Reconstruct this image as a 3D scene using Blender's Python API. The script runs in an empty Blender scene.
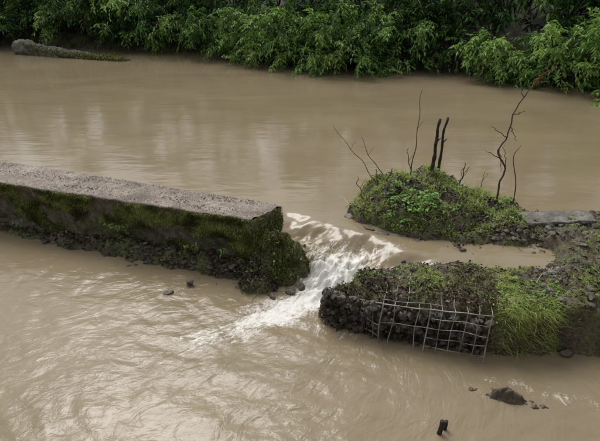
import bpy, math, random
import numpy as np
from mathutils import Vector
random.seed(7); rng=np.random.default_rng(7)
scene=bpy.context.scene
# ---------------------------------------------------------------- helpers
_perm=np.random.default_rng(3).permutation(256); _perm=np.concatenate([_perm,_perm,_perm])
_g=np.array([[math.cos(a),math.sin(a)] for a in np.linspace(0,2*math.pi,16,endpoint=False)])
def perlin(x,y,seed=0):
    x=np.asarray(x,float)+seed*17.31; y=np.asarray(y,float)+seed*9.77
    xi=np.floor(x).astype(int); yi=np.floor(y).astype(int); xf=x-xi; yf=y-yi
    u=xf*xf*xf*(xf*(xf*6-15)+10); v=yf*yf*yf*(yf*(yf*6-15)+10)
    def gr(ix,iy,dx,dy):
        h=_perm[_perm[ix&255]+(iy&255)]&15
        return _g[h,0]*dx+_g[h,1]*dy
    a=gr(xi,yi,xf,yf); b=gr(xi+1,yi,xf-1,yf); c=gr(xi,yi+1,xf,yf-1); d=gr(xi+1,yi+1,xf-1,yf-1)
    return 1.5*((a*(1-u)+b*u)*(1-v)+(c*(1-u)+d*u)*v)
def fbm(x,y,o=4,seed=0):
    r=0;a=.5;f=1
    for i in range(o):
        r=r+a*perlin(np.asarray(x)*f,np.asarray(y)*f,seed+i*3); a*=.5; f*=2
    return r
def sst(a,b,x):
    t=np.clip((np.asarray(x,float)-a)/(b-a),0,1); return t*t*(3-2*t)
def poly_sdf(px,py,poly):
    """positive inside"""
    px=np.asarray(px,float); py=np.asarray(py,float)
    d=np.full(px.shape,1e9); ins=np.zeros(px.shape,bool); n=len(poly)
    for i in range(n):
        ax,ay=poly[i]; bx,by=poly[(i+1)%n]
        ex,ey=bx-ax,by-ay; wx,wy=px-ax,py-ay
        t=np.clip((wx*ex+wy*ey)/(ex*ex+ey*ey),0,1)
        d=np.minimum(d,np.hypot(wx-ex*t,wy-ey*t))
        c=((ay>py)!=(by>py))&(px<(bx-ax)*(py-ay)/((by-ay) if by!=ay else 1e-9)+ax)
        ins^=c
    return np.where(ins,d,-d)
def mk(name,V,F,mat,attrs=None,smooth=False,parent=None):
    V=np.asarray(V,np.float32); F=np.asarray(F,np.int32)
    me=bpy.data.meshes.new(name); me.vertices.add(len(V)); me.vertices.foreach_set('co',V.ravel())
    k=F.shape[1]; me.loops.add(F.size); me.loops.foreach_set('vertex_index',F.ravel())
    me.polygons.add(len(F)); me.polygons.foreach_set('loop_start',np.arange(len(F),dtype=np.int32)*k)
    me.update(calc_edges=True)
    if smooth: me.polygons.foreach_set('use_smooth',np.ones(len(F),bool))
    for n,a in (attrs or {}).items():
        a=np.asarray(a,np.float32)
        if a.ndim==1: me.attributes.new(n,'FLOAT','POINT').data.foreach_set('value',a)
        else: me.attributes.new(n,'FLOAT_VECTOR','POINT').data.foreach_set('vector',a.ravel())
    me.validate(); 
    if mat: me.materials.append(mat)
    ob=bpy.data.objects.new(name,me); scene.collection.objects.link(ob)
    if parent: ob.parent=parent
    return ob
def empty(name):
    e=bpy.data.objects.new(name,None); scene.collection.objects.link(e); return e
def grid(xs,ys):
    X,Y=np.meshgrid(xs,ys); nx=len(xs); ny=len(ys)
    i=np.arange(nx*ny).reshape(ny,nx)
    F=np.stack([i[:-1,:-1],i[:-1,1:],i[1:,1:],i[1:,:-1]],-1).reshape(-1,4)
    return X.ravel(),Y.ravel(),F
def norm(a): return a/np.maximum(np.linalg.norm(a,axis=-1,keepdims=True),1e-9)
def leaves(P,D,L,W,tint,droop=.25,fold=.25):
    n=len(P); D=norm(D); R=rng.normal(size=(n,3))*.35+np.array([0,0,1.])
    S=norm(np.cross(D,R)); N=np.cross(S,D)
    L=np.broadcast_to(L,(n,))[:,None]; W=np.broadcast_to(W,(n,))[:,None]
    mid=P+D*L*.45; V=np.stack([P,mid+S*W*.5+N*W*fold,P+D*L-np.array([0,0,1.])*L*droop,mid-S*W*.5+N*W*fold],1).reshape(-1,3)
    b=np.arange(n)*4
    F=np.concatenate([np.stack([b,b+1,b+2],1),np.stack([b,b+2,b+3],1)])
    return V,F,np.repeat(tint,4)
def blades(P,D,L,W,tint,bend=.5):
    n=len(P); D=norm(D); az=rng.uniform(0,2*math.pi,n); H=np.stack([np.cos(az),np.sin(az),np.zeros(n)],1)
    S=norm(np.cross(D,H)); L=L[:,None]; W=np.broadcast_to(W,(n,))[:,None]; b_=(bend*rng.uniform(.3,1.3,n))[:,None]
    G=D*np.array([1,1,0.])+H*.6; Z=np.array([0,0,1.])
    m=P+D*L*.55+G*L*b_*.2; t=P+D*L*.85+G*L*b_*.75-Z*L*b_*.35
    V=np.stack([P-S*W*.5,P+S*W*.5,m-S*W*.4,m+S*W*.4,t],1).reshape(-1,3); b=np.arange(n)*5
    F=np.concatenate([np.stack([b,b+1,b+3],1),np.stack([b,b+3,b+2],1),np.stack([b+2,b+3,b+4],1)])
    return V,F,np.repeat(tint,5)
class Acc:
    def __init__(s): s.V=[];s.F=[];s.T=[];s.n=0
    def add(s,V,F,T=None):
        s.V.append(np.asarray(V,float)); s.F.append(np.asarray(F)+s.n); s.n+=len(V)
        s.T.append(np.full(len(V),.5) if T is None else T)
    def out(s,name,mat,smooth=False,parent=None):
        if not s.V: return None
        return mk(name,np.concatenate(s.V),np.concatenate(s.F),mat,{'tint':np.concatenate(s.T)},smooth,parent)
def tube(pts,rad,sides=6,cap=True):
    pts=np.asarray(pts,float); n=len(pts); rad=np.broadcast_to(rad,(n,))
    T=norm(np.gradient(pts,axis=0)); ref=np.array([0.31,.22,1.]) if abs(T[0,2])<.9 else np.array([1.,.2,0])
    A=norm(np.cross(T,ref)); B=np.cross(T,A); a=np.linspace(0,2*math.pi,sides,endpoint=False)
    V=(pts[:,None]+rad[:,None,None]*(np.cos(a)[None,:,None]*A[:,None]+np.sin(a)[None,:,None]*B[:,None])).reshape(-1,3)
    i=np.arange(n-1)[:,None]*sides; j=np.arange(sides)[None]; k=(j+1)%sides
    q=np.stack([i+j,i+k,i+sides+k,i+sides+j],-1).reshape(-1,4)
    F=[np.stack([q[:,0],q[:,1],q[:,2]],1),np.stack([q[:,0],q[:,2],q[:,3]],1)]
    if cap:
        V=np.concatenate([V,pts[-1:],pts[:1]]); c=n*sides
        F.append(np.array([[(n-1)*sides+x,(n-1)*sides+(x+1)%sides,c] for x in range(sides)]))
        F.append(np.array([[(x+1)%sides,x,c+1] for x in range(sides)]))
    return V,np.concatenate(F)
import bmesh
_bm=bmesh.new(); bmesh.ops.create_icosphere(_bm,subdivisions=3,radius=1); _bm.verts.ensure_lookup_table()
ICO=np.array([v.co[:] for v in _bm.verts]); ICOF=np.array([[v.index for v in f.verts] for f in _bm.faces]); _bm.free()
def stone(c,size,rot=None):
    V=ICO.copy()
    for _ in range(11):
        n=rng.normal(size=3); n/=np.linalg.norm(n); d=rng.uniform(.45,.85)
        e=V@n-d; V=V-np.where(e>0,e,0)[:,None]*n
    V*=1+.07*perlin(V[:,0]*3+c[0]*5,V[:,1]*3+V[:,2]*2.1+c[1]*7)[:,None]
    V*=np.array(size); a=rng.uniform(0,6.28) if rot is None else rot; t=rng.normal()*.2
    ca,sa=math.cos(a),math.sin(a); V=V@np.array([[1,0,0],[0,math.cos(t),math.sin(t)],[0,-math.sin(t),math.cos(t)]])@np.array([[ca,sa,0],[-sa,ca,0],[0,0,1]])
    return V+np.array(c),ICOF
# ---------------------------------------------------------------- materials
def ramp(nt,fac,stops):
    r=nt.nodes.new('ShaderNodeValToRGB'); e=r.color_ramp.elements
    while len(e)<len(stops): e.new(.5)
    for el,(p,c) in zip(e,stops):
        el.position=p; el.color=(*c,1) if not isinstance(c,(int,float)) else (c,c,c,1)
    nt.links.new(fac,r.inputs[0]); return r.outputs[0]
def noise(nt,vec,scale,detail=4,rough=.6,dist=0):
    n=nt.nodes.new('ShaderNodeTexNoise'); n.inputs['Scale'].default_value=scale; n.inputs['Detail'].default_value=detail
    n.inputs['Roughness'].default_value=rough; n.inputs['Distortion'].default_value=dist
    if vec is not None: nt.links.new(vec,n.inputs['Vector'])
    return n.outputs['Fac']
def mixc(nt,fac,a,b,mode='MIX'):
    m=nt.nodes.new('ShaderNodeMix'); m.data_type='RGBA'; m.blend_type=mode
    for s,v in ((m.inputs[0],fac),(m.inputs[6],a),(m.inputs[7],b)):
        if isinstance(v,(int,float)): s.default_value=v
        elif isinstance(v,tuple): s.default_value=(*v,1)
        else: nt.links.new(v,s)
    return m.outputs[2]
def mth(nt,op,a,b=0.,c=0.):
    m=nt.nodes.new('ShaderNodeMath'); m.operation=op
    for s,v in zip(m.inputs,(a,b,c)):
        if isinstance(v,(int,float)): s.default_value=v
        else: nt.links.new(v,s)
    return m.outputs[0]
def base(name):
    m=bpy.data.materials.new(name); m.use_nodes=True; nt=m.node_tree; b=nt.nodes['Principled BSDF']
    tc=nt.nodes.new('ShaderNodeTexCoord'); return m,nt,b,tc.outputs['Object']
def bump(nt,b,h,strength,dist=.02):
    n=nt.nodes.new('ShaderNodeBump'); n.inputs['Strength'].default_value=strength; n.inputs['Distance'].default_value=dist
    nt.links.new(h,n.inputs['Height']); nt.links.new(n.outputs[0],b.inputs['Normal'])
def attr(nt,name,vec=False):
    a=nt.nodes.new('ShaderNodeAttribute'); a.attribute_name=name; return a.outputs['Vector' if vec else 'Fac']
def rocky(name,cols,scale=6,rough=.7,bs=.6,bd=.02,spec=.4):
    m,nt,b,o=base(name); f=noise(nt,o,scale,6,.65); k=len(cols)
    c=ramp(nt,f,[(.3+.4*i/(k-1),c) for i,c in enumerate(cols)])
    f2=noise(nt,o,scale*9,3,.7); c=mixc(nt,.6,c,ramp(nt,f2,[(.3,(.35,.35,.35)),(.7,(1.5,1.5,1.5))]),'MULTIPLY')
    nt.links.new(c,b.inputs['Base Color']); b.inputs['Roughness'].default_value=rough
    b.inputs['Specular IOR Level'].default_value=spec
    bump(nt,b,mth(nt,'ADD',f,mth(nt,'MULTIPLY',f2,.4)),bs,bd); return m
def leafmat(name,stops,rough=.45,trans=.3,spec=.3):
    m,nt,b,o=base(name); t=attr(nt,'tint')
    c=ramp(nt,t,stops); nt.links.new(c,b.inputs['Base Color']); b.inputs['Roughness'].default_value=rough
    b.inputs['Specular IOR Level'].default_value=spec
    if trans:
        tr=nt.nodes.new('ShaderNodeBsdfTranslucent'); nt.links.new(mixc(nt,1.,c,(1.2,1.3,.6),'MULTIPLY'),tr.inputs['Color'])
        mx=nt.nodes.new('ShaderNodeMixShader'); mx.inputs[0].default_value=trans
        nt.links.new(b.outputs[0],mx.inputs[1]); nt.links.new(tr.outputs[0],mx.inputs[2])
        nt.links.new(mx.outputs[0],nt.nodes['Material Output'].inputs['Surface'])
    return m
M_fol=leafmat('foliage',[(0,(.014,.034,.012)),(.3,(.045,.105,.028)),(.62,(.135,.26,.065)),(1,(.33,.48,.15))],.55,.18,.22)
M_grass=leafmat('grass_blades',[(0,(.09,.075,.035)),(.3,(.16,.19,.05)),(.65,(.30,.37,.10)),(1,(.48,.52,.21))],.5)
M_weed=leafmat('weed_leaf',[(0,(.05,.10,.03)),(.5,(.15,.28,.065)),(1,(.30,.46,.14))])
M_moss=leafmat('moss',[(0,(.035,.030,.014)),(.35,(.075,.078,.024)),(.7,(.18,.20,.05)),(1,(.30,.34,.10))],.85,.0,.1)
M_litter=leafmat('leaf_litter',[(0,(.016,.011,.008)),(.4,(.045,.031,.020)),(.8,(.12,.088,.057)),(1,(.28,.21,.135))],.65,0,.2)
M_redleaf=leafmat('dead_leaf',[(0,(.12,.05,.03)),(1,(.30,.13,.07))])
M_bark=rocky('bark',[(.02,.016,.012),(.05,.04,.03),(.09,.075,.06)],12,.85,.8)
M_darkwood=rocky('wet_dark_wood',[(.010,.008,.007),(.028,.022,.018),(.06,.05,.042)],14,.55,.8)
M_twig=rocky('dry_twig',[(.05,.035,.025),(.12,.085,.06)],20,.8,.4)
M_log=rocky('log_bark',[(.035,.033,.024),(.10,.094,.075),(.25,.24,.205)],1.6,.8,.9,.06)
M_stone=rocky('wet_stone',[(.035,.029,.023),(.09,.075,.06),(.17,.15,.125)],5,.5,.6,.01)
M_brock=rocky('brown_rock',[(.03,.022,.015),(.09,.065,.042),(.18,.135,.09)],9,.4,.8,.012)
M_slab=rocky('weathered_slab',[(.08,.072,.058),(.15,.135,.115),(.24,.22,.19)],5,.6,.6,.01)
M_wire,nt,b,o=base('galvanised_wire'); b.inputs['Metallic'].default_value=.1; b.inputs['Roughness'].default_value=.5
nt.links.new(ramp(nt,noise(nt,o,9),[(.34,(.12,.085,.06)),(.48,(.25,.225,.20)),(.66,(.42,.40,.37))]),b.inputs['Base Color'])
def soilmat(name,moss=.0,k=1.):
    m,nt,b,o=base(name); f=noise(nt,o,3.5,6,.7)
    c=ramp(nt,f,[(.3,(.020*k,.014*k,.009*k)),(.5,(.060*k,.044*k,.029*k)),(.7,(.13*k,.098*k,.068*k))])
    f2=noise(nt,o,38,4,.7); c=mixc(nt,.75,c,ramp(nt,f2,[(.33,(.25,.25,.25)),(.66,(1.7,1.6,1.5))]),'MULTIPLY')
    if moss: c=mixc(nt,ramp(nt,noise(nt,o,2.6,5,.7),[(.5-.1*moss,0.),(.62-.1*moss,1.)]),c,ramp(nt,f2,[(.3,(.04,.047,.015)),(.7,(.15,.165,.045))]))
    nt.links.new(c,b.inputs['Base Color']); b.inputs['Roughness'].default_value=.6
    bump(nt,b,mth(nt,'ADD',f,mth(nt,'MULTIPLY',f2,.6)),.9,.03); return m
M_soil=soilmat('wet_soil',.25,1.25); M_soilm=soilmat('mossy_soil',.6,1.1)
M_bank=soilmat('bank_soil',.5,.5)
M_wall,nt,b,o=base('weir_concrete')
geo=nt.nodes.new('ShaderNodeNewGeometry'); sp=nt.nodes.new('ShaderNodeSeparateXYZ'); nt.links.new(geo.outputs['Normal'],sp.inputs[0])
fL=noise(nt,o,2.2,6,.65); fG=noise(nt,o,75,3,.6); fM=noise(nt,o,14,6,.7)
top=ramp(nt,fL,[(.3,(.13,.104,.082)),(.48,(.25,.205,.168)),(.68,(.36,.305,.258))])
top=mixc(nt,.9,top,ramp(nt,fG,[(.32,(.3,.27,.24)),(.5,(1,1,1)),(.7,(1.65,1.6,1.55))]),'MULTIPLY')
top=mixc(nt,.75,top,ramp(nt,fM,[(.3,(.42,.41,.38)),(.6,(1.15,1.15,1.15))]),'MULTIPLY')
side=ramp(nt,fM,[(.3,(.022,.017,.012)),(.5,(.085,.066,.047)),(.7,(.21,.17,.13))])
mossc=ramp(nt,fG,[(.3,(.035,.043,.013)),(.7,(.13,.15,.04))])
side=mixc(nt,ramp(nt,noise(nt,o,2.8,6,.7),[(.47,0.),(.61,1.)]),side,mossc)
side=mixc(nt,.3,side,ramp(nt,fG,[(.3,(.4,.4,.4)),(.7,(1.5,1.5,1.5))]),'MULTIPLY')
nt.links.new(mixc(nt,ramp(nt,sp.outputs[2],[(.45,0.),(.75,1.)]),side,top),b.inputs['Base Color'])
b.inputs['Roughness'].default_value=.7
bump(nt,b,mth(nt,'ADD',fM,mth(nt,'MULTIPLY',fG,.6)),.9,.02)
# muddy water
M_water,nt,b,o=base('muddy_water')
fo=attr(nt,'foam'); fl=attr(nt,'flow',True); tb=attr(nt,'turb')
def scl(vec,s):
    mp=nt.nodes.new('ShaderNodeMapping'); mp.inputs['Scale'].default_value=s; nt.links.new(vec,mp.inputs['Vector']); return mp.outputs[0]
stk=noise(nt,scl(fl,(2.8,8.5,1)),1.,4,.55,.6)
stk2=noise(nt,scl(fl,(14,24,1)),1.,5,.78,1.2)
fine=noise(nt,scl(o,(9,14,9)),1.,4,.6,.6)
ff=mth(nt,'ADD',fo,mth(nt,'ADD',mth(nt,'MULTIPLY',mth(nt,'SUBTRACT',stk,.5),1.3),mth(nt,'MULTIPLY',mth(nt,'SUBTRACT',stk2,.5),2.3)))
foamf=mth(nt,'MULTIPLY',ramp(nt,ff,[(.40,0.),(.90,1.)]),ramp(nt,fo,[(.015,0.),(.10,1.)]))
mud=ramp(nt,noise(nt,scl(o,(.35,.8,1)),1.,3,.5,.8),[(.3,(.215,.168,.101)),(.7,(.262,.208,.132))])
col=mixc(nt,mth(nt,'MULTIPLY',foamf,.92),mud,(.80,.78,.73))
nt.links.new(col,b.inputs['Base Color'])
nt.links.new(mth(nt,'ADD',.10,mth(nt,'MULTIPLY',foamf,.35)),b.inputs['Roughness'])
b.inputs['IOR'].default_value=1.34
ups=mth(nt,'ADD',noise(nt,scl(o,(1.3,4.5,1)),1.,3,.5,.3),mth(nt,'MULTIPLY',noise(nt,scl(o,(6,14,1)),1.,2,.5),.14))
hh=mth(nt,'ADD',mth(nt,'MULTIPLY',mth(nt,'ADD',mth(nt,'MULTIPLY',stk,.80),mth(nt,'ADD',mth(nt,'MULTIPLY',stk2,.10),mth(nt,'MULTIPLY',fine,.34))),mth(nt,'MULTIPLY',tb,1.)),mth(nt,'MULTIPLY',ups,.24))
bump(nt,b,hh,.75,.03)
# ---------------------------------------------------------------- ground sheet
def bankY(x): return np.interp(x,[-60,-25,-14,-4.2,0,4.8,8,16,60],[34,25.5,22.5,20.2,17.2,15.6,13.2,10.5,2])
def ground_z(x,y):
    d=y-bankY(x); far=np.clip(-.7+1.3*sst(-.8,.5,d)+.5*np.clip(d,0,9),-.7,5)+.25*fbm(x*.5,y*.5)*sst(0,1.5,d)
    near=-.7+2.1*sst(1.2,-1.2,y); left=-.7+2.4*sst(-15.5,-18.5,x+0*y)*sst(19,15,y)
    right=-.7+1.9*sst(3.6,8,x+.0*y)*sst(6.2+.25*np.clip(x-4,0,9),5.2,y)
    return np.maximum(np.maximum(far,near),np.maximum(left,right))
def axis(a,b,st,lo,hi,g=1.12):
    c=list(np.arange(a,b,st)); s=st; x=a; L=[]
    while x>lo: s*=g; x-=s; L.append(x)
    R=[]; s=st; x=c[-1]
    while x<hi: s*=g; x+=s; R.append(x)
    return np.array(L[::-1]+c+R)
X,Y,F=grid(axis(-20,20,.35,-160,160),axis(-4,30,.35,-120,200)); Z=ground_z(X,Y)+.02*fbm(X*2,Y*2)
mk('ground',np.stack([X,Y,Z],1),F,M_bank,smooth=True)
# ---------------------------------------------------------------- river water
ZU=.40
def wall_mid(x): return 4.74-.33*(x+.38)
def sdrop(x,y): return (x-.3)*.6+(y-4.5)*.8+.18*fbm(x*2.3,y*2.3,3,19)-.10*np.exp(-((x-.75)/.25)**2)
def water_z0(x,y):
    s=sdrop(x,y)
    chute=(.62*sst(-.50,.04,s)+.38*sst(0,.50,s))*sst(3.5,3.85,y)
    w=sst(-.2,.2,y-wall_mid(x)-.02)
    return ZU*(w*(1-sst(-.35,-.02,x))+chute*sst(-.35,-.02,x))
X,Y,F=grid(axis(-4.6,4.2,.018,-70,70,1.1),axis(1.9,6.2,.016,-6,45,1.09))
Z=water_z0(X,Y); s=sdrop(X,Y)
dwn=1-sst(.02,.3,Z)
SX,SY=1.25,6.0
r=np.hypot(X-SX,Y-SY); th=np.arctan2(X-SX,-(Y-SY))
d0=np.hypot(X-.3,Y-4.3); near_f=np.exp(-d0/1.9)
chute_zone=np.exp(-((s+.20)/.28)**2)*np.exp(-((X-.42)/.46)**2)*sst(3.3,3.9,Y)
wpx=.25*fbm(X*.9,Y*.9,3,5); u=r+wpx; v=(th+.12*fbm(X*.8,Y*.8,3,9)+.08*r)*2.6
wav=.018*fbm(u*3.6,v*3.0,4,1)+.009*fbm(X*3.4+.8*Y,Y*6,4,2)+.008*perlin(u*5.6,v*1.3,12)
Z=Z+dwn*(.35+1.2*near_f)*wav*sst(30,8,np.abs(X))
Z=Z+chute_zone*(.15*fbm(X*6,Y*6,4,4)+.11*fbm(X*15,Y*15,3,8))
Z=Z+(1-dwn)*.003*fbm(X*2,Y*4,3,6)
foam=.92*chute_zone*(1-.6*np.exp(-((X-.05)/.22)**2-((Y-4.75)/.25)**2))
def blob(cx,cy,rx,ry,a,rot=0):
    dx=X-cx; dy=Y-cy; c,s_=math.cos(rot),math.sin(rot); p=(dx*c+dy*s_)/rx; q=(-dx*s_+dy*c)/ry
    return a*np.exp(-p*p-q*q)
foam=foam+blob(-.05,3.98,.46,.22,.66,.5)+blob(-.5,3.66,.80,.25,.42,.5)+blob(.85,4.46,.42,.15,.45,.1)+blob(.42,4.62,.22,.2,.3)
foam=foam+blob(.2,3.58,.45,.10,.40,-.3)+blob(2.05,2.75,.35,.08,.34,-.3)+blob(1.6,2.95,.4,.06,.22,-.3)+blob(-1.1,3.35,.9,.22,.22,.5)
turb=dwn*(.42+.85*near_f)+chute_zone*1.3+(1-dwn)*.15*np.exp(-((X-.3)/1.2)**2-((Y-5)/.8)**2)
turb=turb*sst(40,9,np.abs(X)+np.abs(Y-3))
mk('river_water',np.stack([X,Y,Z],1),F,M_water,{'foam':foam,'flow':np.stack([u,v,0*u],1),'turb':turb},smooth=True)
# ---------------------------------------------------------------- weir wall
wall=empty('weir_wall')
def wallpt(t,wd):
    fr=np.array([-.54,4.56]); bk=np.array([-.22,4.92]); df=np.array([-.953,.301]); db=np.array([-.938,.346])
    f=fr+np.outer(t,df); k=bk+np.outer(t*1.0,db)
    return f*(1-wd[:,None])+k*wd[:,None]
ts=axis(0,4.6,.022,0,17,1.1); ts=ts[ts>=-1e-6]
TOP=.70; H=1.25
prof=[]
for z in np.linspace(TOP-H,TOP-.02,52): prof.append((0.,z))
for w in np.linspace(.02,.98,26): prof.append((w,TOP))
for z in np.linspace(TOP-.03,TOP-H,14): prof.append((1.,z))
prof=np.array(prof); npf=len(prof)
Tm,I=np.meshgrid(ts,np.arange(npf)); Tm=Tm.ravel(); I=I.ravel(); W=prof[I,0]; Zp=prof[I,1].copy()
XY=wallpt(Tm,W)
def face_off(t,z):
    dn=np.clip((TOP-z)/.5,0,1)
    o_=(.03*fbm(t*3,z*4,4,1)+.08*fbm(t*1.3,z*2,2,5))*sst(0,.25,dn)*2+.018*fbm(t*14,z*16,3,3)
    return o_-.09*sst(.2,.55,dn)*(.5+fbm(t*1.5,z*0,2,8))+.018*sst(.12,.02,TOP-z)+.034*fbm(t*2.6,0*t,4,61)
front=(W==0)
fade=np.clip(1-W/.12,0,1)
push=face_off(Tm,np.where(front,Zp,TOP))*fade
XY=XY+push[:,None]*np.array([-.301,-.953])
endd=sst(.10,0,Tm)
Zp=Zp+np.where(Zp>TOP-.001,.012*fbm(Tm*3,W*3,3,2)+.007*fbm(Tm*18,W*14,2,3),0)-np.where((Zp>TOP-.03),.026*np.abs(fbm(Tm*4,W,4,11))*sst(.10,0,W),0)
Zp=Zp-np.where(prof[I,1]>TOP-.06,.02*endd*(1+2*perlin(W*4,Tm*0+3)),0)
i=np.arange(len(ts)*npf).reshape(npf,len(ts))
F=np.stack([i[:-1,:-1],i[1:,:-1],i[1:,1:],i[:-1,1:]],-1).reshape(-1,4)
mk('concrete_body',np.c_[XY,Zp],F,M_wall,smooth=True,parent=wall)
ws=np.linspace(0,1,26); zs=np.linspace(TOP-H,TOP-.025,56); Xe,Ze,Fe=grid(ws,zs)
P0=wallpt(np.zeros(len(Xe)),Xe); ed=np.minimum(np.minimum(Xe,1-Xe)/.08,np.clip((TOP-.025-Ze)/.03,0,1)); ed=np.clip(ed,0,1)
oe=(.02+.05*fbm(Xe*3,Ze*4,4,7))*ed
P0=P0+(face_off(0*Xe,Ze)*np.clip(1-Xe/.12,0,1))[:,None]*np.array([-.301,-.953])
Pe=P0+oe[:,None]*np.array([.8,-.5])
mk('end_face',np.c_[Pe,Ze],Fe,M_wall,smooth=True,parent=wall)
n=105000; t=rng.uniform(0,5.2,n); z=TOP-.015-rng.uniform(0,.62,n)
m=fbm(t*1.6,z*3,4,21)+.20*sst(.28,.6,z)-.14*np.exp(-((t-1.9)/.5)**2-((z-.4)/.2)**2)+.12*np.exp(-((t-.2)/.5)**2)-.04
keep=m>rng.uniform(-.05,.26,n); t=t[keep]; z=z[keep]
o_=face_off(t,z); p=wallpt(t,np.zeros(len(t)))+o_[:,None]*np.array([-.301,-.953])
D=np.c_[-.3+rng.normal(size=len(t))*.5,-.9+rng.normal(size=len(t))*.5,-.4+rng.normal(size=len(t))*.6]
tin=np.clip(.52+1.2*fbm(t*3,z*5,3,30)+rng.normal(size=len(t))*.15+.18*sst(.3,.6,z),0,1)
A=Acc(); A.add(*leaves(np.c_[p,z],D,rng.uniform(.010,.028,len(t)),rng.uniform(.007,.014,len(t)),tin,.4))
n=5000; t=rng.uniform(0,5,n); k=fbm(t*3,0*t,3,77)>rng.uniform(-.15,.25,n); t=t[k]; w_=np.abs(rng.normal(size=len(t)))*.05
p=wallpt(t,w_); p=p+(face_off(t,0*t+TOP)*np.clip(1-w_/.12,0,1))[:,None]*np.array([-.301,-.953])
A.add(*leaves(np.c_[p,TOP-.012+0*t],np.c_[rng.normal(size=len(t)),rng.normal(size=len(t))-.5,rng.normal(size=len(t))*.5],rng.uniform(.008,.02,len(t)),.009,np.clip(rng.normal(.55,.2,len(t)),0,1),.4))
n=9000; k=rng.integers(0,len(Pe),n); k=k[(Ze[k]>.1)&(fbm(Xe[k]*3,Ze[k]*4,3,90)+.1+.3*(.55-Ze[k])>rng.uniform(-.1,.15,n))]
q=np.c_[Pe[k],Ze[k]]+rng.normal(size=(len(k),3))*.006
A.add(*leaves(q,np.c_[.8+.5*rng.normal(size=len(k)),-.6+.5*rng.normal(size=len(k)),rng.normal(size=len(k))*.6-.3],rng.uniform(.012,.03,len(k)),.012,np.clip(rng.normal(.6,.2,len(k)),0,1),.4))
A.out('moss',M_moss,parent=wall)
A=Acc(); n=3200; t=rng.uniform(0,4.8,n); w_=rng.uniform(.03,.98,n)**1.0; k=(fbm(t*2,w_*3,3,88)+.1*(np.abs(w_-.5)*2))>rng.uniform(-.1,.25,n); t,w_=t[k],w_[k]; p=wallpt(t,w_)
l=rng.uniform(.006,.028,len(t)); A.add(*leaves(np.c_[p,TOP+.006+0*t],np.c_[rng.normal(size=(len(t),2)),rng.normal(size=len(t))*.2],l,l*.5,np.clip(rng.beta(1.6,2.2,len(t)),0,1),.05,.3))
A.out('litter_on_top',M_litter,parent=wall)
# ---------------------------------------------------------------- earth clump at wall end + foot ledge
def clump_h(x,y):
    wx=x+.14*fbm(x*3,y*3,3,71); wy=y+.14*fbm(x*3,y*3,3,72)
    d1=((wx+.30)/.40)**2+((wy-4.55)/.34)**2
    h=-.42+.90*np.sqrt(np.clip(1-d1,0,1))
    d2=((wx+.12)/.34)**2+((wy-4.54)/.30)**2; h=np.maximum(h,-.4+.74*np.sqrt(np.clip(1-d2,0,1)))
    d3=((wx+.45)/.34)**2+((wy-4.30)/.24)**2; h=np.maximum(h,-.4+.52*np.sqrt(np.clip(1-d3,0,1)))
    t=-(x+.54)/.953; fy=4.56+.301*t/1.0
    dd=fy-y
    led=.16*(1-sst(.02,.34+.14*fbm(x*3,0*x,2,3),dd))*sst(-.6,.1,t)*(1-sst(1.6,4.2,t)*.6)
    h2=np.where(dd>-.25,-.3+.3*(led>0)+led*1.6-.10,-.5)
    h2=np.where(dd<.5,h2,-.5)
    nz=.10*fbm(x*4,y*4,4,5)+.06*fbm(x*12,y*12,3,9)
    return np.maximum(h+nz*2.0,h2+nz)
X,Y,F=grid(np.arange(-4.4,.45,.016),np.arange(3.7,6.0,.016)); Z=clump_h(X,Y)
bad=(Y>wall_mid(X)+.1)&(X<-.5); Z[bad]=-.5
keepf=(Z[F]>-.38).any(1)
mk('earth_clump',np.stack([X,Y,Z],1),F[keepf],M_soilm,smooth=True)
n=60000; x=-.22+rng.normal(size=n)*.26; y=4.45+rng.normal(size=n)*.24
z=clump_h(x,y); k=(z>.05)&(z<.66)&(fbm(x*3.5,y*3.5,3,14)+.35*(x+.35)+.45*(z-.33)>rng.uniform(-.12,.12,n)); x,y,z=x[k],y[k],z[k]
A=Acc(); A.add(*leaves(np.c_[x,y,z-.005],np.c_[rng.normal(size=(len(x),2)),rng.uniform(-.3,1,len(x))],rng.uniform(.010,.028,len(x)),rng.uniform(.007,.014,len(x)),np.clip(.70+1.0*fbm(x*5,y*5+z*4,3,2)+rng.normal(size=len(x))*.16,0,1),.4))
A.out('moss_cushion',M_moss)
def chz(x,y): return float(clump_h(np.array([x]),np.array([y]))[0])
A=Acc()
for _ in range(150):
    t=abs(rng.normal())*1.3+.0; q=np.array([-.54,4.56])+t*np.array([-.953,.301])+rng.uniform(.02,.34)*np.array([-.301,-.953])
    sz=rng.uniform(.012,.055); h=chz(q[0],q[1]); A.add(*stone((q[0],q[1],h+.05*sz if h>-.03 else -.02),(sz,sz*.8,sz*.5)))
A.add(*stone((-1.42,4.16,-.01),(.085,.05,.04),.3)); A.add(*stone((-1.22,4.32,.03),(.06,.04,.045)))
for (x,y,s_) in [(.02,4.25,.07),(.10,4.36,.06),(.06,4.55,.08),(-.1,4.17,.07),(-.3,4.08,.06)]: A.add(*stone((x,y,.02),(s_,s_*.7,s_*.5)))
A.out('rubble_stones',M_stone)
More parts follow.
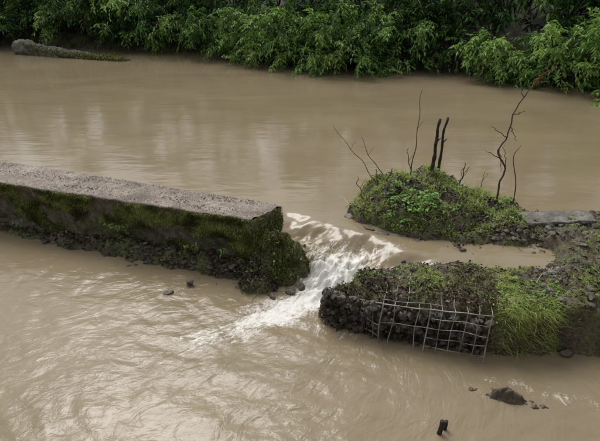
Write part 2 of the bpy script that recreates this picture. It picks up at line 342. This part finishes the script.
# ---------------------------------------------------------------- gravel bar, mound and gabion fill as heightfield
G=[(.17,3.80),(.40,3.62),(.74,3.48),(1.6,3.27),(2.2,3.20),(2.75,3.42),(3.0,3.9),(2.45,4.05),(1.75,4.12),(1.05,4.22),(.55,4.12)]
BK=[(2.3,3.5),(2.9,3.22),(4,2.7),(7.5,2.0),(7.5,5.3),(3.9,5.3),(3.0,5.25),(2.5,5.2),(2.2,4.85),(2.35,4.55),(2.75,4.40),(2.5,4.1)]
MD=[(.56,5.35),(.72,5.0),(1.2,4.74),(1.9,4.62),(2.5,4.72),(2.9,5.10),(2.6,5.8),(1.8,6.3),(.95,6.1)]
SK=[(.85,4.95),(1.2,4.64),(1.9,4.48),(2.5,4.45),(3.0,4.6),(2.8,5.3),(1.5,5.4)]
CH=[(1.15,4.1),(2.9,4.0),(2.9,5.0),(1.2,5.0)]
def isl(x,y):
    wx=x+.13*fbm(x*3,y*3,3,1); wy=y+.13*fbm(x*3,y*3,3,2)
    g=poly_sdf(wx,wy,G); hg=-.5+.88*sst(-.05,.06,g)+.05*sst(0,.35,g)+.05*sst(1.0,1.7,x)*sst(.0,.1,g)
    hg=hg-.12*sst(1.1,.2,x)*(g>-.1)
    b_=poly_sdf(wx,wy,BK); hb=-.5+.98*sst(-.35,.12,b_)+.5*sst(.8,2.8,b_)
    k_=poly_sdf(wx,wy,SK); hk=-.5+.93*sst(-.18,.08,k_)+.08*sst(0,.4,k_)
    m=poly_sdf(wx,wy,MD); hm=-.5+.90*sst(-.14,.04,m)+(.29*(1-np.exp(-np.clip(m,0,9)/.18)))*(1-.55*sst(1.6,2.6,x))
    hm=hm+(.14*np.exp(-((x-1.2)/.28)**2-((y-5.4)/.4)**2)+.10*np.exp(-((x-1.75)/.25)**2-((y-5.7)/.3)**2)+.20*fbm(x*2.9,y*2.9,3,64))*sst(0,.1,m)
    c=poly_sdf(wx,wy,CH); hc=-.5+.87*sst(-.1,.25,c)
    z=np.maximum(np.maximum(np.maximum(hg,hb),np.maximum(hm,hc)),hk)
    return z+.07*fbm(x*3.6,y*3.6,4,7)+.055*fbm(x*12,y*12,3,12)
X,Y,F=grid(np.arange(.0,7.2,.02),np.arange(2.2,6.6,.02)); Z=isl(X,Y)
kf=(Z[F]>-.35).any(1)
mk('gravel_bar',np.stack([X,Y,Z],1),F[kf],M_soil,smooth=True)
def scatter(n,poly,marg=0.):
    p=np.array(poly); x=rng.uniform(p[:,0].min(),p[:,0].max(),n); y=rng.uniform(p[:,1].min(),p[:,1].max(),n)
    k=poly_sdf(x,y,poly)>marg; return x[k],y[k]
A=Acc()
def grass(x,y,lmin,lmax,lean=(0,0),w=.006,up=1.,t0=.6,sp=.35):
    z=isl(x,y); n=len(x)
    A.add(*blades(np.c_[x,y,z-.01],np.c_[lean[0]+rng.normal(size=n)*sp,lean[1]+rng.normal(size=n)*sp,np.full(n,up)],rng.uniform(lmin,lmax,n),w,np.clip(t0+.6*fbm(x*4,y*4,3,3)+rng.normal(size=n)*.18,0,1),.7))
def patchy(x,y,sc,seed,bias,sharp=.12):
    return (fbm(x*sc,y*sc,4,seed)+bias)>rng.uniform(-sharp,sharp,len(x))
x,y=scatter(42000,MD,-.02); k=patchy(x,y,3.2,31,-.04+0*x,.05); grass(x[k],y[k],.03,.10,w=.0055,t0=.75,sp=.6)
x,y=scatter(5000,MD,.05); k=patchy(x,y,4,33,-.12,.05); grass(x[k],y[k],.10,.20,w=.005,t0=.82,sp=.5)
x,y=scatter(9000,SK,.03); k=patchy(x,y,3.5,34,-.12,.06); grass(x[k],y[k],.02,.07,w=.0055,t0=.6,sp=.6)
gp=[(1.72,3.22),(2.3,3.20),(2.45,3.6),(1.9,3.75),(1.66,3.45)]
x,y=scatter(7000,gp); k=patchy(x,y,5,35,.08,.1); grass(x[k],y[k],.03,.09,(0,-.2),.005,t0=.80,sp=.7)
x,y=scatter(3600,[(1.70,3.14),(2.28,3.10),(2.3,3.32),(1.68,3.38)]); k=patchy(x,y,6,36,.0,.08); grass(x[k],y[k],.03,.12,(0,-.9),.005,up=.1,t0=.82,sp=.6)
x,y=scatter(50000,G,.0); k=patchy(x,y,3,41,.20*sst(.7,1.9,x)-.10,.07); grass(x[k],y[k],.012,.045,w=.0055,t0=.76,sp=.8)
x,y=scatter(8500,[(.80,3.75),(1.35,3.55),(1.6,3.9),(1.0,4.08)]); k=patchy(x,y,5,37,.06,.08); grass(x[k],y[k],.015,.05,w=.0055,t0=.85,sp=.7)
x,y=scatter(26000,[(2.4,3.4),(5,2.9),(6.8,2.6),(6.8,5.1),(2.6,5.1)],.05); k=patchy(x,y,2.4,51,-.10+.14*sst(2.9,4,x),.07); grass(x[k],y[k],.03,.09,w=.0055,t0=.65,sp=.6)
A.out('grass',M_grass)
def weeds(A,x,y,zf,n_l=(5,9),ls=(.03,.07),hs=(.03,.12)):
    for a,c in zip(x,y):
        z=float(zf(np.array([a]),np.array([c]))[0]); k=rng.integers(*n_l); h=rng.uniform(*hs)
        P=np.c_[a+rng.normal(size=k)*.02,c+rng.normal(size=k)*.02,z+rng.uniform(.2,1,k)*h]
        D=np.c_[rng.normal(size=(k,2)),rng.uniform(-.1,.6,k)]; l=rng.uniform(*ls,k)
        A.add(*leaves(P,D,l,l*.6,np.clip(rng.normal(.62,.2,k),0,1),.2))
A=Acc()
x,y=scatter(420,MD,.03); k=patchy(x,y,3,44,-.07,.05); weeds(A,x[k],y[k],isl,ls=(.02,.055),hs=(.02,.10))
x,y=scatter(60,gp); weeds(A,x,y,isl,ls=(.015,.035),hs=(.02,.07))
x,y=scatter(130,G,.04); weeds(A,x,y,isl,ls=(.015,.035),hs=(.01,.04))
x=np.r_[rng.normal(.4,.07,16),rng.normal(1.05,.1,8),rng.normal(1.45,.08,24),rng.normal(1.2,.2,30)]; y=np.r_[rng.normal(3.60,.03,16),rng.normal(4.85,.05,8),rng.normal(4.95,.08,24),rng.normal(5.1,.12,30)]
weeds(A,x,y,isl,ls=(.03,.07))
x=rng.normal(-.3,.22,26); y=rng.normal(4.42,.12,26); weeds(A,x,y,clump_h,ls=(.015,.04),hs=(.01,.05))
A.out('broadleaf_weeds',M_weed)
A=Acc()
for (t,z,k) in [(1.75,.36,30),(1.35,.22,10),(.75,.25,12),(1.1,.12,14),(.35,.28,10),(2.6,.12,8),(3.3,.2,8)]:
    q=wallpt(np.array([t]),np.array([0.]))[0]
    P=np.c_[q[0]+rng.normal(size=k)*.06,q[1]-.05+rng.normal(size=k)*.02,z+rng.normal(size=k)*.03]
    D=np.c_[rng.normal(size=k),-.6+rng.normal(size=k)*.3,rng.normal(size=k)*.5]; l=rng.uniform(.03,.06,k)
    A.add(*leaves(P,D,l,l*.45,np.clip(rng.normal(.7,.2,k),0,1),.4))
A.out('wall_ferns',M_weed,parent=wall)
A=Acc()
def litter(x,y,z,l=(.015,.05),b=(1.6,2.4)):
    n=len(x); L_=rng.uniform(*l,n)
    A.add(*leaves(np.c_[x,y,z+rng.uniform(.0,.02,n)],np.c_[rng.normal(size=(n,2)),rng.normal(size=n)*.45],L_,L_*rng.uniform(.3,.7,n),np.clip(rng.beta(*b,n),0,1),.1,.4))
x,y=scatter(8000,G,-.05); k=rng.uniform(size=len(x))<np.where(x<.85,1,.25); x,y=x[k],y[k]; litter(x,y,isl(x,y))
x,y=scatter(1500,[(1.3,3.4),(1.72,3.3),(1.9,3.9),(1.55,4.0)],-.0); litter(x,y,isl(x,y)+.015,l=(.012,.035),b=(2.6,1.5))
x,y=scatter(2600,[(.15,3.8),(.75,3.42),(1.7,3.2),(1.75,3.5),(.6,3.9)],-.02); litter(x,y,isl(x,y))
x,y=scatter(5200,MD,-.1); litter(x,y,isl(x,y)); x,y=scatter(2600,SK,-.1); litter(x,y,isl(x,y))
x,y=scatter(5000,BK,-.1); litter(x,y,isl(x,y))
x=rng.normal(-.5,.3,2400); y=rng.normal(4.32,.14,2400); z=clump_h(x,y); k=(z>0)&(z<.5); litter(x[k],y[k],z[k])
t=rng.uniform(0,4,4200); d_=rng.uniform(-.02,.35,4200); x=-.54-.953*t-.301*d_; y=4.56+.301*t-.953*d_; z=clump_h(x,y); k=(z>0.01)&(z<.4); litter(x[k],y[k],z[k])
A.out('leaf_litter',M_litter)
def iz(x,y): return float(isl(np.array([x]),np.array([y]))[0])
A=Acc()
for _ in range(260):
    x=rng.uniform(2.2,3.7); y=rng.uniform(3.2,5.2); s_=rng.uniform(.015,.06); z=iz(x,y)
    if z>-.05: A.add(*stone((x,y,z+.1*s_),(s_,s_*.8,s_*.5)))
for _ in range(130):
    x=rng.uniform(1.0,2.7); y=rng.uniform(4.15,4.72); s_=rng.uniform(.015,.05); A.add(*stone((x,y,max(iz(x,y),.33)+.2*s_),(s_,s_*.7,s_*.5)))
for _ in range(40):
    x=rng.uniform(.6,2.6); y=rng.uniform(4.7,5.3); s_=rng.uniform(.02,.055); A.add(*stone((x,y,iz(x,y)+.1*s_),(s_,s_*.7,s_*.5)))
for (x,y,z,a,b_,c,r_) in [(.93,4.78,.40,.13,.05,.022,-.6),(1.08,4.72,.39,.12,.05,.02,-.5),(.80,4.9,.40,.09,.05,.03,-.7),(1.3,4.62,.38,.12,.06,.025,.1),(.62,5.2,.40,.08,.06,.04,0),(1.0,4.6,.36,.08,.05,.03,.3),(2.55,3.3,.06,.09,.05,.04,.2),(2.75,3.38,.1,.1,.07,.05,.2),(2.4,3.22,.03,.08,.04,.03,.1)]:
    A.add(*stone((x,y,z),(a,b_,c),r_))
A.out('river_stones',M_stone)
# ---------------------------------------------------------------- gabion basket
gab=empty('gabion_basket')
A=Acc()
pl=[(.22,3.74),(.40,3.60),(.74,3.46),(1.2,3.36),(1.64,3.25)]
for _ in range(320):
    k=rng.integers(0,4); f=rng.uniform(); a=np.array(pl[k]);b_=np.array(pl[k+1]); q=a+(b_-a)*f; s_=rng.uniform(.025,.065)
    A.add(*stone((q[0]+.02,q[1]+rng.uniform(-.02,.05),rng.uniform(-.05,.36)),(s_,s_*.8,s_*.7)))
A.out('stone_fill',M_stone,parent=gab)
A=Acc(); n=1600; k=rng.integers(0,4,n); f=rng.uniform(size=n)[:,None]; pa=np.array(pl); q=pa[k]*(1-f)+pa[k+1]*f
z=rng.uniform(.0,.40,n); kk=fbm(q[:,0]*5,z*5,3,3)>rng.uniform(-.3,.1,n); q,z=q[kk],z[kk]; l=rng.uniform(.02,.06,len(z))
A.add(*leaves(np.c_[q[:,0],q[:,1]+rng.uniform(-.05,.02,len(z)),z],np.c_[rng.normal(size=len(z)),-.4+.4*rng.normal(size=len(z)),rng.normal(size=len(z))-.4],l,l*.35,np.clip(rng.beta(1.5,3,len(z)),0,1),.2))
A.out('trapped_leaves',M_litter,parent=gab)
A=Acc()
def wire(pts,r=.0036):
    pts=np.array(pts,float); A.add(*tube(pts,r,6))
def warp(p,a=.012):
    p=np.array(p,float); return p+a*np.c_[perlin(p[:,0]*4+p[:,2]*3,p[:,1]*4,3),perlin(p[:,0]*4,p[:,1]*4+p[:,2]*3,5),perlin(p[:,0]*5,p[:,2]*5+p[:,1]*3,8)]
a=np.array([.72,3.38,0]); b_=np.array([1.60,3.12,0]); ux=(b_-a); Lp=np.linalg.norm(ux); ux/=Lp
hgt=.44
def fp(s,z): return a+ux*s+np.array([.03,.05,0])*(z/hgt)+np.array([0,0,z*(1+.17*s/Lp)-.04])
ns=9; dz=hgt/5
for i_ in range(ns+1):
    s_=Lp*i_/ns
    if i_ in (2,): continue
    pts=[fp(s_,z) for z in np.linspace(0,hgt,10)]; wire(warp(pts,.03 if i_<4 else .012),.0058 if i_ in(0,4,9) else .0036)
for j in range(6):
    s0=0 if j in (0,5,3) else Lp*4/ns
    pts=[fp(s,j*dz) for s in np.linspace(s0,Lp,24)]; wire(warp(pts,.025 if j<5 else .012),.0058 if j in(0,5) else .0036)
def tp(s,d):
    p=fp(s,hgt)+np.array([.27,.96,0])*d
    z=iz(p[0],p[1]); p[2]=max(z+.008,p[2]-.25*d) if d<.2 else z+.006; return p
for i_ in range(ns+1):
    s_=Lp*i_/ns; wire(warp([tp(s_,d) for d in np.linspace(0,.78 if i_<3 else (.30,.15,.45)[i_%3],22)],.012))
for j in range(0,7): wire(warp([tp(s,j*.12) for s in np.linspace(0,Lp*(1,.6,.35,.5,.25,.3,.9)[j],26)],.012))
def lp(d,z): return fp(0,z)+np.array([-.55,.62,0])*d*.75
for i_ in range(1,5): wire(warp([lp(i_*.13,z) for z in np.linspace(.05,hgt-.05*i_*.9,8)],.03))
wire(warp([lp(d,hgt-.2*d) for d in np.linspace(0,.6,14)],.02),.005)
for zz in (.12,.24): wire(warp([lp(d,zz) for d in np.linspace(0,.55,14)],.04))
for (x,y) in [(2.35,3.75),(2.5,3.8),(2.42,3.9),(2.28,3.7)]:
    z=iz(x,y); wire([[x,y,z],[x+.02,y,z+.1],[x+.08,y-.02,z+.12],[x+.13,y-.05,z+.07]])
for j in range(3): wire(warp([[2.15+.05*k_+j*.10,3.62+.05*k_-j*.03,iz(2.15+.05*k_+j*.1,3.62+.05*k_-j*.03)+.01] for k_ in range(9)],.02))
A.out('wire_mesh',M_wire,parent=gab)
# ---------------------------------------------------------------- concrete slab on bar
def boxmesh(name,c,size,rotz,mat,tilt=0,parent=None,cuts=6,amp=.008):
    bm=bmesh.new(); bmesh.ops.create_cube(bm,size=1)
    for v in bm.verts: v.co=Vector((v.co.x*size[0],v.co.y*size[1],v.co.z*size[2]))
    bmesh.ops.bevel(bm,geom=bm.edges[:],offset=min(size)*.15,segments=2,affect='EDGES')
    bmesh.ops.subdivide_edges(bm,edges=[e for e in bm.edges if e.calc_length()>.08],cuts=cuts,use_grid_fill=True)
    from mathutils import noise as mn
    for v in bm.verts: v.co+=mn.noise_vector(v.co*9)*amp
    me=bpy.data.meshes.new(name); bm.to_mesh(me); bm.free(); me.materials.append(mat)
    ob=bpy.data.objects.new(name,me); ob.location=c; ob.rotation_euler=(tilt,0,rotz); scene.collection.objects.link(ob); ob.parent=parent; return ob
boxmesh('concrete_slab',(3.02,4.96,.51),(.84,.27,.04),.10,M_slab,.05,amp=.02)
boxmesh('concrete_slab',(2.38,3.62,.42),(.24,.15,.03),-.3,M_slab,.1)
# ---------------------------------------------------------------- posts, twigs, branches
def wiggly(p0,p1,n=14,a=.02,seed=0):
    t=np.linspace(0,1,n)[:,None]; p=np.array(p0)*(1-t)+np.array(p1)*t
    return p+a*np.c_[perlin(t[:,0]*4,0*t[:,0]+seed),perlin(t[:,0]*4,5+0*t[:,0]+seed),0*t[:,0]]
for (x,y,h,dx,r_) in [(1.70,5.72,.86,.02,.022),(1.80,5.80,.86,.03,.018)]:
    A=Acc(); p=wiggly((x,y,iz(x,y)-.1),(x+dx,y,1.49),24,.022,x*3); rr=np.linspace(1.25,.75,24)*r_*(1+.35*perlin(np.linspace(0,12,24),np.zeros(24)+x))
    A.add(*tube(p,rr,9)); A.add(*tube(np.array([p[14],p[14]+[.05,0,.06]]),[.012,.006],6)); A.out('dead_stem',M_darkwood)
for (x,y,zt,dx,dy,r_) in [(1.45,5.75,1.83,.02,0,.006),(1.42,5.6,1.15,-.08,0,.006),(1.1,5.65,1.25,-.35,.1,.005),(1.0,5.6,1.42,-.6,.1,.0045),(1.05,5.3,1.0,.03,0,.009),(2.1,5.65,.95,-.03,0,.009),(2.02,5.6,.9,.05,0,.006),(2.3,5.6,.85,.05,0,.006),(.95,5.4,.95,.0,0,.006),(.8,5.3,.9,-.12,0,.006)]:
    A=Acc(); z0=iz(x,y)-.05; p=wiggly((x,y,z0),(x+dx,y+dy,zt),16,.04,x*7); A.add(*tube(p,np.linspace(r_*1.3,r_*.5,16),6))
    q=p[9]; A.add(*tube(wiggly(q,q+np.array([.06,0,.10]),6,.01,x),[r_*.5]*6,5)); A.out('dead_twig',M_twig)
A=Acc()
def cr(pts,n=40):
    pts=np.array(pts,float); t=np.linspace(0,len(pts)-1,n); o_=[]
    P=np.vstack([2*pts[0]-pts[1],pts,2*pts[-1]-pts[-2]])
    for s in t:
        i_=min(int(s),len(pts)-2); f=s-i_; a,b2,c,d=P[i_:i_+4]
        o_.append(.5*((2*b2)+(-a+c)*f+(2*a-5*b2+4*c-d)*f*f+(-a+3*b2-3*c+d)*f**3))
    return np.array(o_)
main=cr([(2.47,5.3,.35),(2.42,5.3,.75),(2.45,5.3,1.0),(2.33,5.3,1.20),(2.40,5.3,1.40),(2.43,5.32,1.66),(2.50,5.3,1.85),(2.62,5.3,2.05),(2.77,5.28,2.18)],50)
main=main+.012*np.c_[perlin(np.arange(50)*.45,np.zeros(50)),np.zeros(50),np.zeros(50)]
A.add(*tube(main,np.linspace(.013,.004,50),7))
for (p0,d,l) in [(16,(-.3,0,.15),.22),(20,(.1,0,-.4),.3),(24,(-.5,0,.3),.25),(30,(.3,0,.1),.14),(36,(-.15,0,.4),.18),(41,(.35,0,.05),.16),(12,(-.1,0,.5),.3),(27,(.2,0,-.3),.2)]:
    q=main[p0]; dd=np.array(d)/np.linalg.norm(d)*l; A.add(*tube(wiggly(q,q+dd,10,.04,p0),np.linspace(.006,.0025,10),5))
p=cr([(2.62,5.25,.35),(2.60,5.25,.8),(2.50,5.25,1.15),(2.56,5.25,1.3)],24); A.add(*tube(p,np.linspace(.008,.003,24),6))
br=empty('dead_branch'); A.out('stems',M_twig,parent=br)
A=Acc(); n=34; idx=rng.integers(40,50,n); A.add(*leaves(main[idx]+rng.normal(size=(n,3))*.015,rng.normal(size=(n,3)),rng.uniform(.03,.055,n),.018,rng.uniform(size=n),.3)); 
A.out('withered_leaves',M_redleaf,parent=br)
A=Acc()
for _ in range(110):
    if rng.uniform()<.4: x,y=rng.normal(-.55,.25),rng.normal(4.3,.1); z=chz(x,y)
    else: x,y=rng.uniform(.3,3.3),rng.uniform(3.4,5.1); z=iz(x,y)
    if z<0: continue
    a_=rng.uniform(0,6.28); l=rng.uniform(.08,.3); A.add(*tube(wiggly((x,y,z+.02),(x+l*math.cos(a_),y+l*math.sin(a_),z+.02+rng.normal()*.05),8,.03,x*5),.0035,5))
A.out('twig_debris',M_twig)
# shallow brown rock ledge breaking the surface, near right
X,Y,F=grid(np.arange(1.2,2.2,.008),np.arange(2.4,3.05,.008))
ca,sa=math.cos(-.32),math.sin(-.32); dx=X-1.66; dy=Y-2.74; p_=dx*ca+dy*sa; q_=-dx*sa+dy*ca
Z=-.075+.14*np.exp(-(p_/.30)**2-(q_/.085)**2)+.10*fbm(X*7,Y*10,4,3)*np.exp(-(p_/.4)**2-(q_/.14)**2)+.03*fbm(X*26,Y*26,2,4)
mk('flat_rock',np.stack([X,Y,Z],1),F,M_brock,smooth=True)
for (x,y,h,r_) in [(1.03,2.40,.13,.020),(1.075,2.435,.09,.016)]:
    A=Acc(); p=wiggly((x,y,-.3),(x+.01,y,h),10,.01,x); A.add(*tube(p,r_*np.linspace(1,.85,10),8)); A.out('wooden_stake',M_darkwood)
# ---------------------------------------------------------------- big log upstream
pl=cr([(-11.35,20.0,.62),(-10.9,19.8,.66),(-10.0,19.4,.52),(-8.8,18.9,.42),(-7.6,18.4,.37),(-6.2,17.9,.33)],90)
V,Fq=tube(pl,np.interp(np.linspace(0,1,90),[0,.03,.12,.3,.6,1],[.12,.30,.36,.32,.25,.10]),28)
V[:,2]=.44+(V[:,2]-.44)*.85
V=V+.06*np.c_[perlin(V[:,0]*2,V[:,2]*4,2),perlin(V[:,0]*2,V[:,2]*4,4),perlin(V[:,0]*2.5,V[:,1]*4,6)]+.07*np.c_[0*V[:,0],perlin(V[:,0]*1.2,V[:,2]*9,4),perlin(V[:,0]*1.5,V[:,1]*9,6)]
lg=empty('fallen_log'); mk('trunk',V,Fq,M_log,{'tint':V[:,0]*0},False,lg)
n=4200; k=rng.integers(22,88,n); P=pl[k]+np.c_[rng.normal(size=n)*.1,rng.normal(size=n)*.12-.14,.12+.05*rng.normal(size=n)]
A=Acc(); A.add(*leaves(P,rng.normal(size=(n,3))+[0,0,.3],rng.uniform(.03,.08,n),.04,np.clip(rng.normal(.62,.2,n),0,1))); A.out('moss_cover',M_moss,parent=lg)
# ---------------------------------------------------------------- shrubs and trees of the far bank
def woody(name,bx,by,bz,R,H,nb,ntw,nlf,leaf,tone,toward=-.5,trunk=None,droop=1.1,wr=.36):
    root=empty(name); W_=Acc(); P=[];D=[];T=[]
    if trunk:
        lean=rng.normal()*.25; tp_=cr([(bx,by,bz-.4),(bx+lean*.4,by-.1,bz+trunk*.4),(bx+lean,by-.15,bz+trunk),(bx+lean*1.1,by-.2,bz+trunk+H*.7)],16)
        W_.add(*tube(tp_,np.linspace(.20,.05,16),8))
    for i_ in range(nb):
        az=rng.uniform(0,2*math.pi); d=np.array([math.cos(az),math.sin(az)+toward]); d/=max(np.linalg.norm(d),.3)
        rl=R*rng.uniform(.45,1.25); hl=H*rng.uniform(.15,1.15); t=np.linspace(0,1,9)
        if trunk: o0=tp_[rng.integers(6,15)]
        else: o0=np.array([bx+rng.normal()*.35,by+rng.normal()*.25,bz-.1])
        zz=hl*(2.1*t-droop*1.25*t*t) if not trunk else hl*.5*(1.2*t-.9*t*t)
        pts=np.c_[o0[0]+d[0]*rl*t,o0[1]+d[1]*rl*t,o0[2]+zz]+.08*rng.normal(size=(9,3))*t[:,None]
        W_.add(*tube(pts,np.linspace(.028,.006,9)*(1.6 if trunk else 1),4,False))
        ct=rng.normal()*.20
        for j in range(ntw):
            s=rng.uniform(.22,1)**.8; k=min(int(s*8),7); f=s*8-k; q=pts[k]*(1-f)+pts[k+1]*f
            dr=pts[k+1]-pts[k]; dr/=np.linalg.norm(dr)+1e-6
            td=dr*.7+rng.normal(size=3)*.6+np.array([0,0,-.15]); td/=np.linalg.norm(td); tl=rng.uniform(.3,.85)*R*.38
            u_=np.linspace(.08,1,nlf)[:,None]; pp=q+td*tl*u_+np.array([0,0,-.35])*tl*u_**2
            sd=np.cross(td,[0,0,1.]); sd/=np.linalg.norm(sd)+1e-6; sg=np.where(np.arange(nlf)%2==0,1,-1)[:,None]
            dd=td*.6+sd*sg*.9+rng.normal(size=(nlf,3))*.3+np.array([0,0,-.2])
            P.append(pp+rng.normal(size=(nlf,3))*.02);D.append(dd)
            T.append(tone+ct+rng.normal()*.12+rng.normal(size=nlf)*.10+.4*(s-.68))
    P=np.concatenate(P);D=np.concatenate(D);T=np.clip(np.concatenate(T),0,1)
    k=P[:,2]>ZU+.015
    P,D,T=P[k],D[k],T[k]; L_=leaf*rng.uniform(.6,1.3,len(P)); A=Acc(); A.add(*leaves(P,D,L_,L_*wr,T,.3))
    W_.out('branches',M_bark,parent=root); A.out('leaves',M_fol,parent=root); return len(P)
def bz(x,y): return float(ground_z(np.array([x]),np.array([y]))[0])
tot=0
for (x,off,R,H,tone,lf,wr) in [(-2.9,.3,1.7,1.7,.56,.135,.36),(-1.4,.1,1.8,2.1,.74,.11,.42),(.3,.0,1.9,2.3,.60,.15,.30),(1.8,.1,1.8,2.2,.76,.13,.36),(3.0,.3,1.6,1.9,.52,.12,.42),(6.1,-.1,1.4,1.9,.76,.13,.36),(7.3,-.2,1.8,2.7,.92,.14,.36),(8.8,-.2,1.9,2.9,.84,.14,.34),(10.4,-.1,1.9,2.6,.74,.13,.36),(12.0,.0,2.0,2.3,.66,.13,.36)]:
    y=bankY(x)+off; tot+=woody('overhanging_shrub',x,y,bz(x,y),R,H,38,15,16,lf,tone,toward=-.55,wr=wr)
for (x,off,R,H,tone,lf,wr) in [(-16.5,.4,2.2,2.2,.50,.17,.36),(-14.6,.5,2.0,2.0,.60,.15,.5),(-13,.6,2.0,2.0,.42,.17,.36),(-11.3,.9,1.7,2.2,.36,.15,.45),(-9.6,.8,1.7,2.2,.58,.13,.5),(-8.0,.5,1.9,2.2,.40,.17,.32),(-6.4,.4,1.9,2.2,.62,.15,.45),(-4.8,.5,1.8,2.2,.38,.17,.34),(5.0,1.1,1.6,1.9,.32,.14,.36)]:
    y=bankY(x)+off; tot+=woody('bank_shrub',x,y,bz(x,y),R,H,26,13,13,lf,tone,toward=-.4,wr=wr)
for x in np.arange(-17,15,1.8):
    y=bankY(x)+rng.uniform(1.6,2.4); tot+=woody('bank_shrub',float(x+rng.normal()*.3),float(y),bz(x,y),2.1,2.6,19,11,12,.19,rng.uniform(.18,.5),toward=-.3)
for x in [-17,-12.4,-8.3,-3.9,1.0,4.6,8.8,13,17]:
    y=bankY(x)+rng.uniform(3.6,5.5); tot+=woody('tree',float(x),float(y),bz(x,y),2.6,3.0,28,11,10,.30,rng.uniform(.35,.55),toward=-.2,trunk=rng.uniform(2.2,2.9))
print('leaves',tot)
A=Acc()
for _ in range(16):
    x=rng.uniform(4.0,5.6); y=bankY(x)+.3; A.add(*tube(cr([(x,y+.5,1.6),(x+rng.normal()*.2,y,1.1),(x+rng.normal()*.5,y-.5,.35)],10),np.linspace(.05,.02,10),6))
A.out('tree_roots',M_bark)
# ---------------------------------------------------------------- light, sky, camera
w=bpy.data.worlds.new('World'); scene.world=w; w.use_nodes=True; nt=w.node_tree; bg=nt.nodes['Background']
sky=nt.nodes.new('ShaderNodeTexSky'); sky.sky_type='NISHITA'; sky.sun_disc=False; sky.sun_elevation=math.radians(55); sky.sun_rotation=math.radians(-25)
sky.dust_density=4; sky.air_density=1.3; sky.ozone_density=1.5
hs=nt.nodes.new('ShaderNodeHueSaturation'); hs.inputs['Saturation'].default_value=.22
nt.links.new(sky.outputs[0],hs.inputs['Color']); nt.links.new(hs.outputs[0],bg.inputs['Color']); bg.inputs['Strength'].default_value=.15
L=bpy.data.lights.new('sun','SUN'); L.energy=1.5; L.angle=math.radians(25); L.color=(1,.98,.94)
so=bpy.data.objects.new('sun',L); scene.collection.objects.link(so)
az=math.radians(-25); el=math.radians(55); dv=Vector((math.sin(az)*math.cos(el),math.cos(az)*math.cos(el),math.sin(el)))
so.rotation_euler=(-dv).to_track_quat('-Z','Y').to_euler()
cam=bpy.data.cameras.new('camera'); cam.sensor_width=36; cam.lens=28.26; cam.clip_end=600
co=bpy.data.objects.new('camera',cam); co.location=(0,0,3); co.rotation_euler=(math.radians(63),0,0); scene.collection.objects.link(co); scene.camera=co
scene.view_settings.view_transform='Standard'; scene.view_settings.look='None'; scene.view_settings.exposure=0
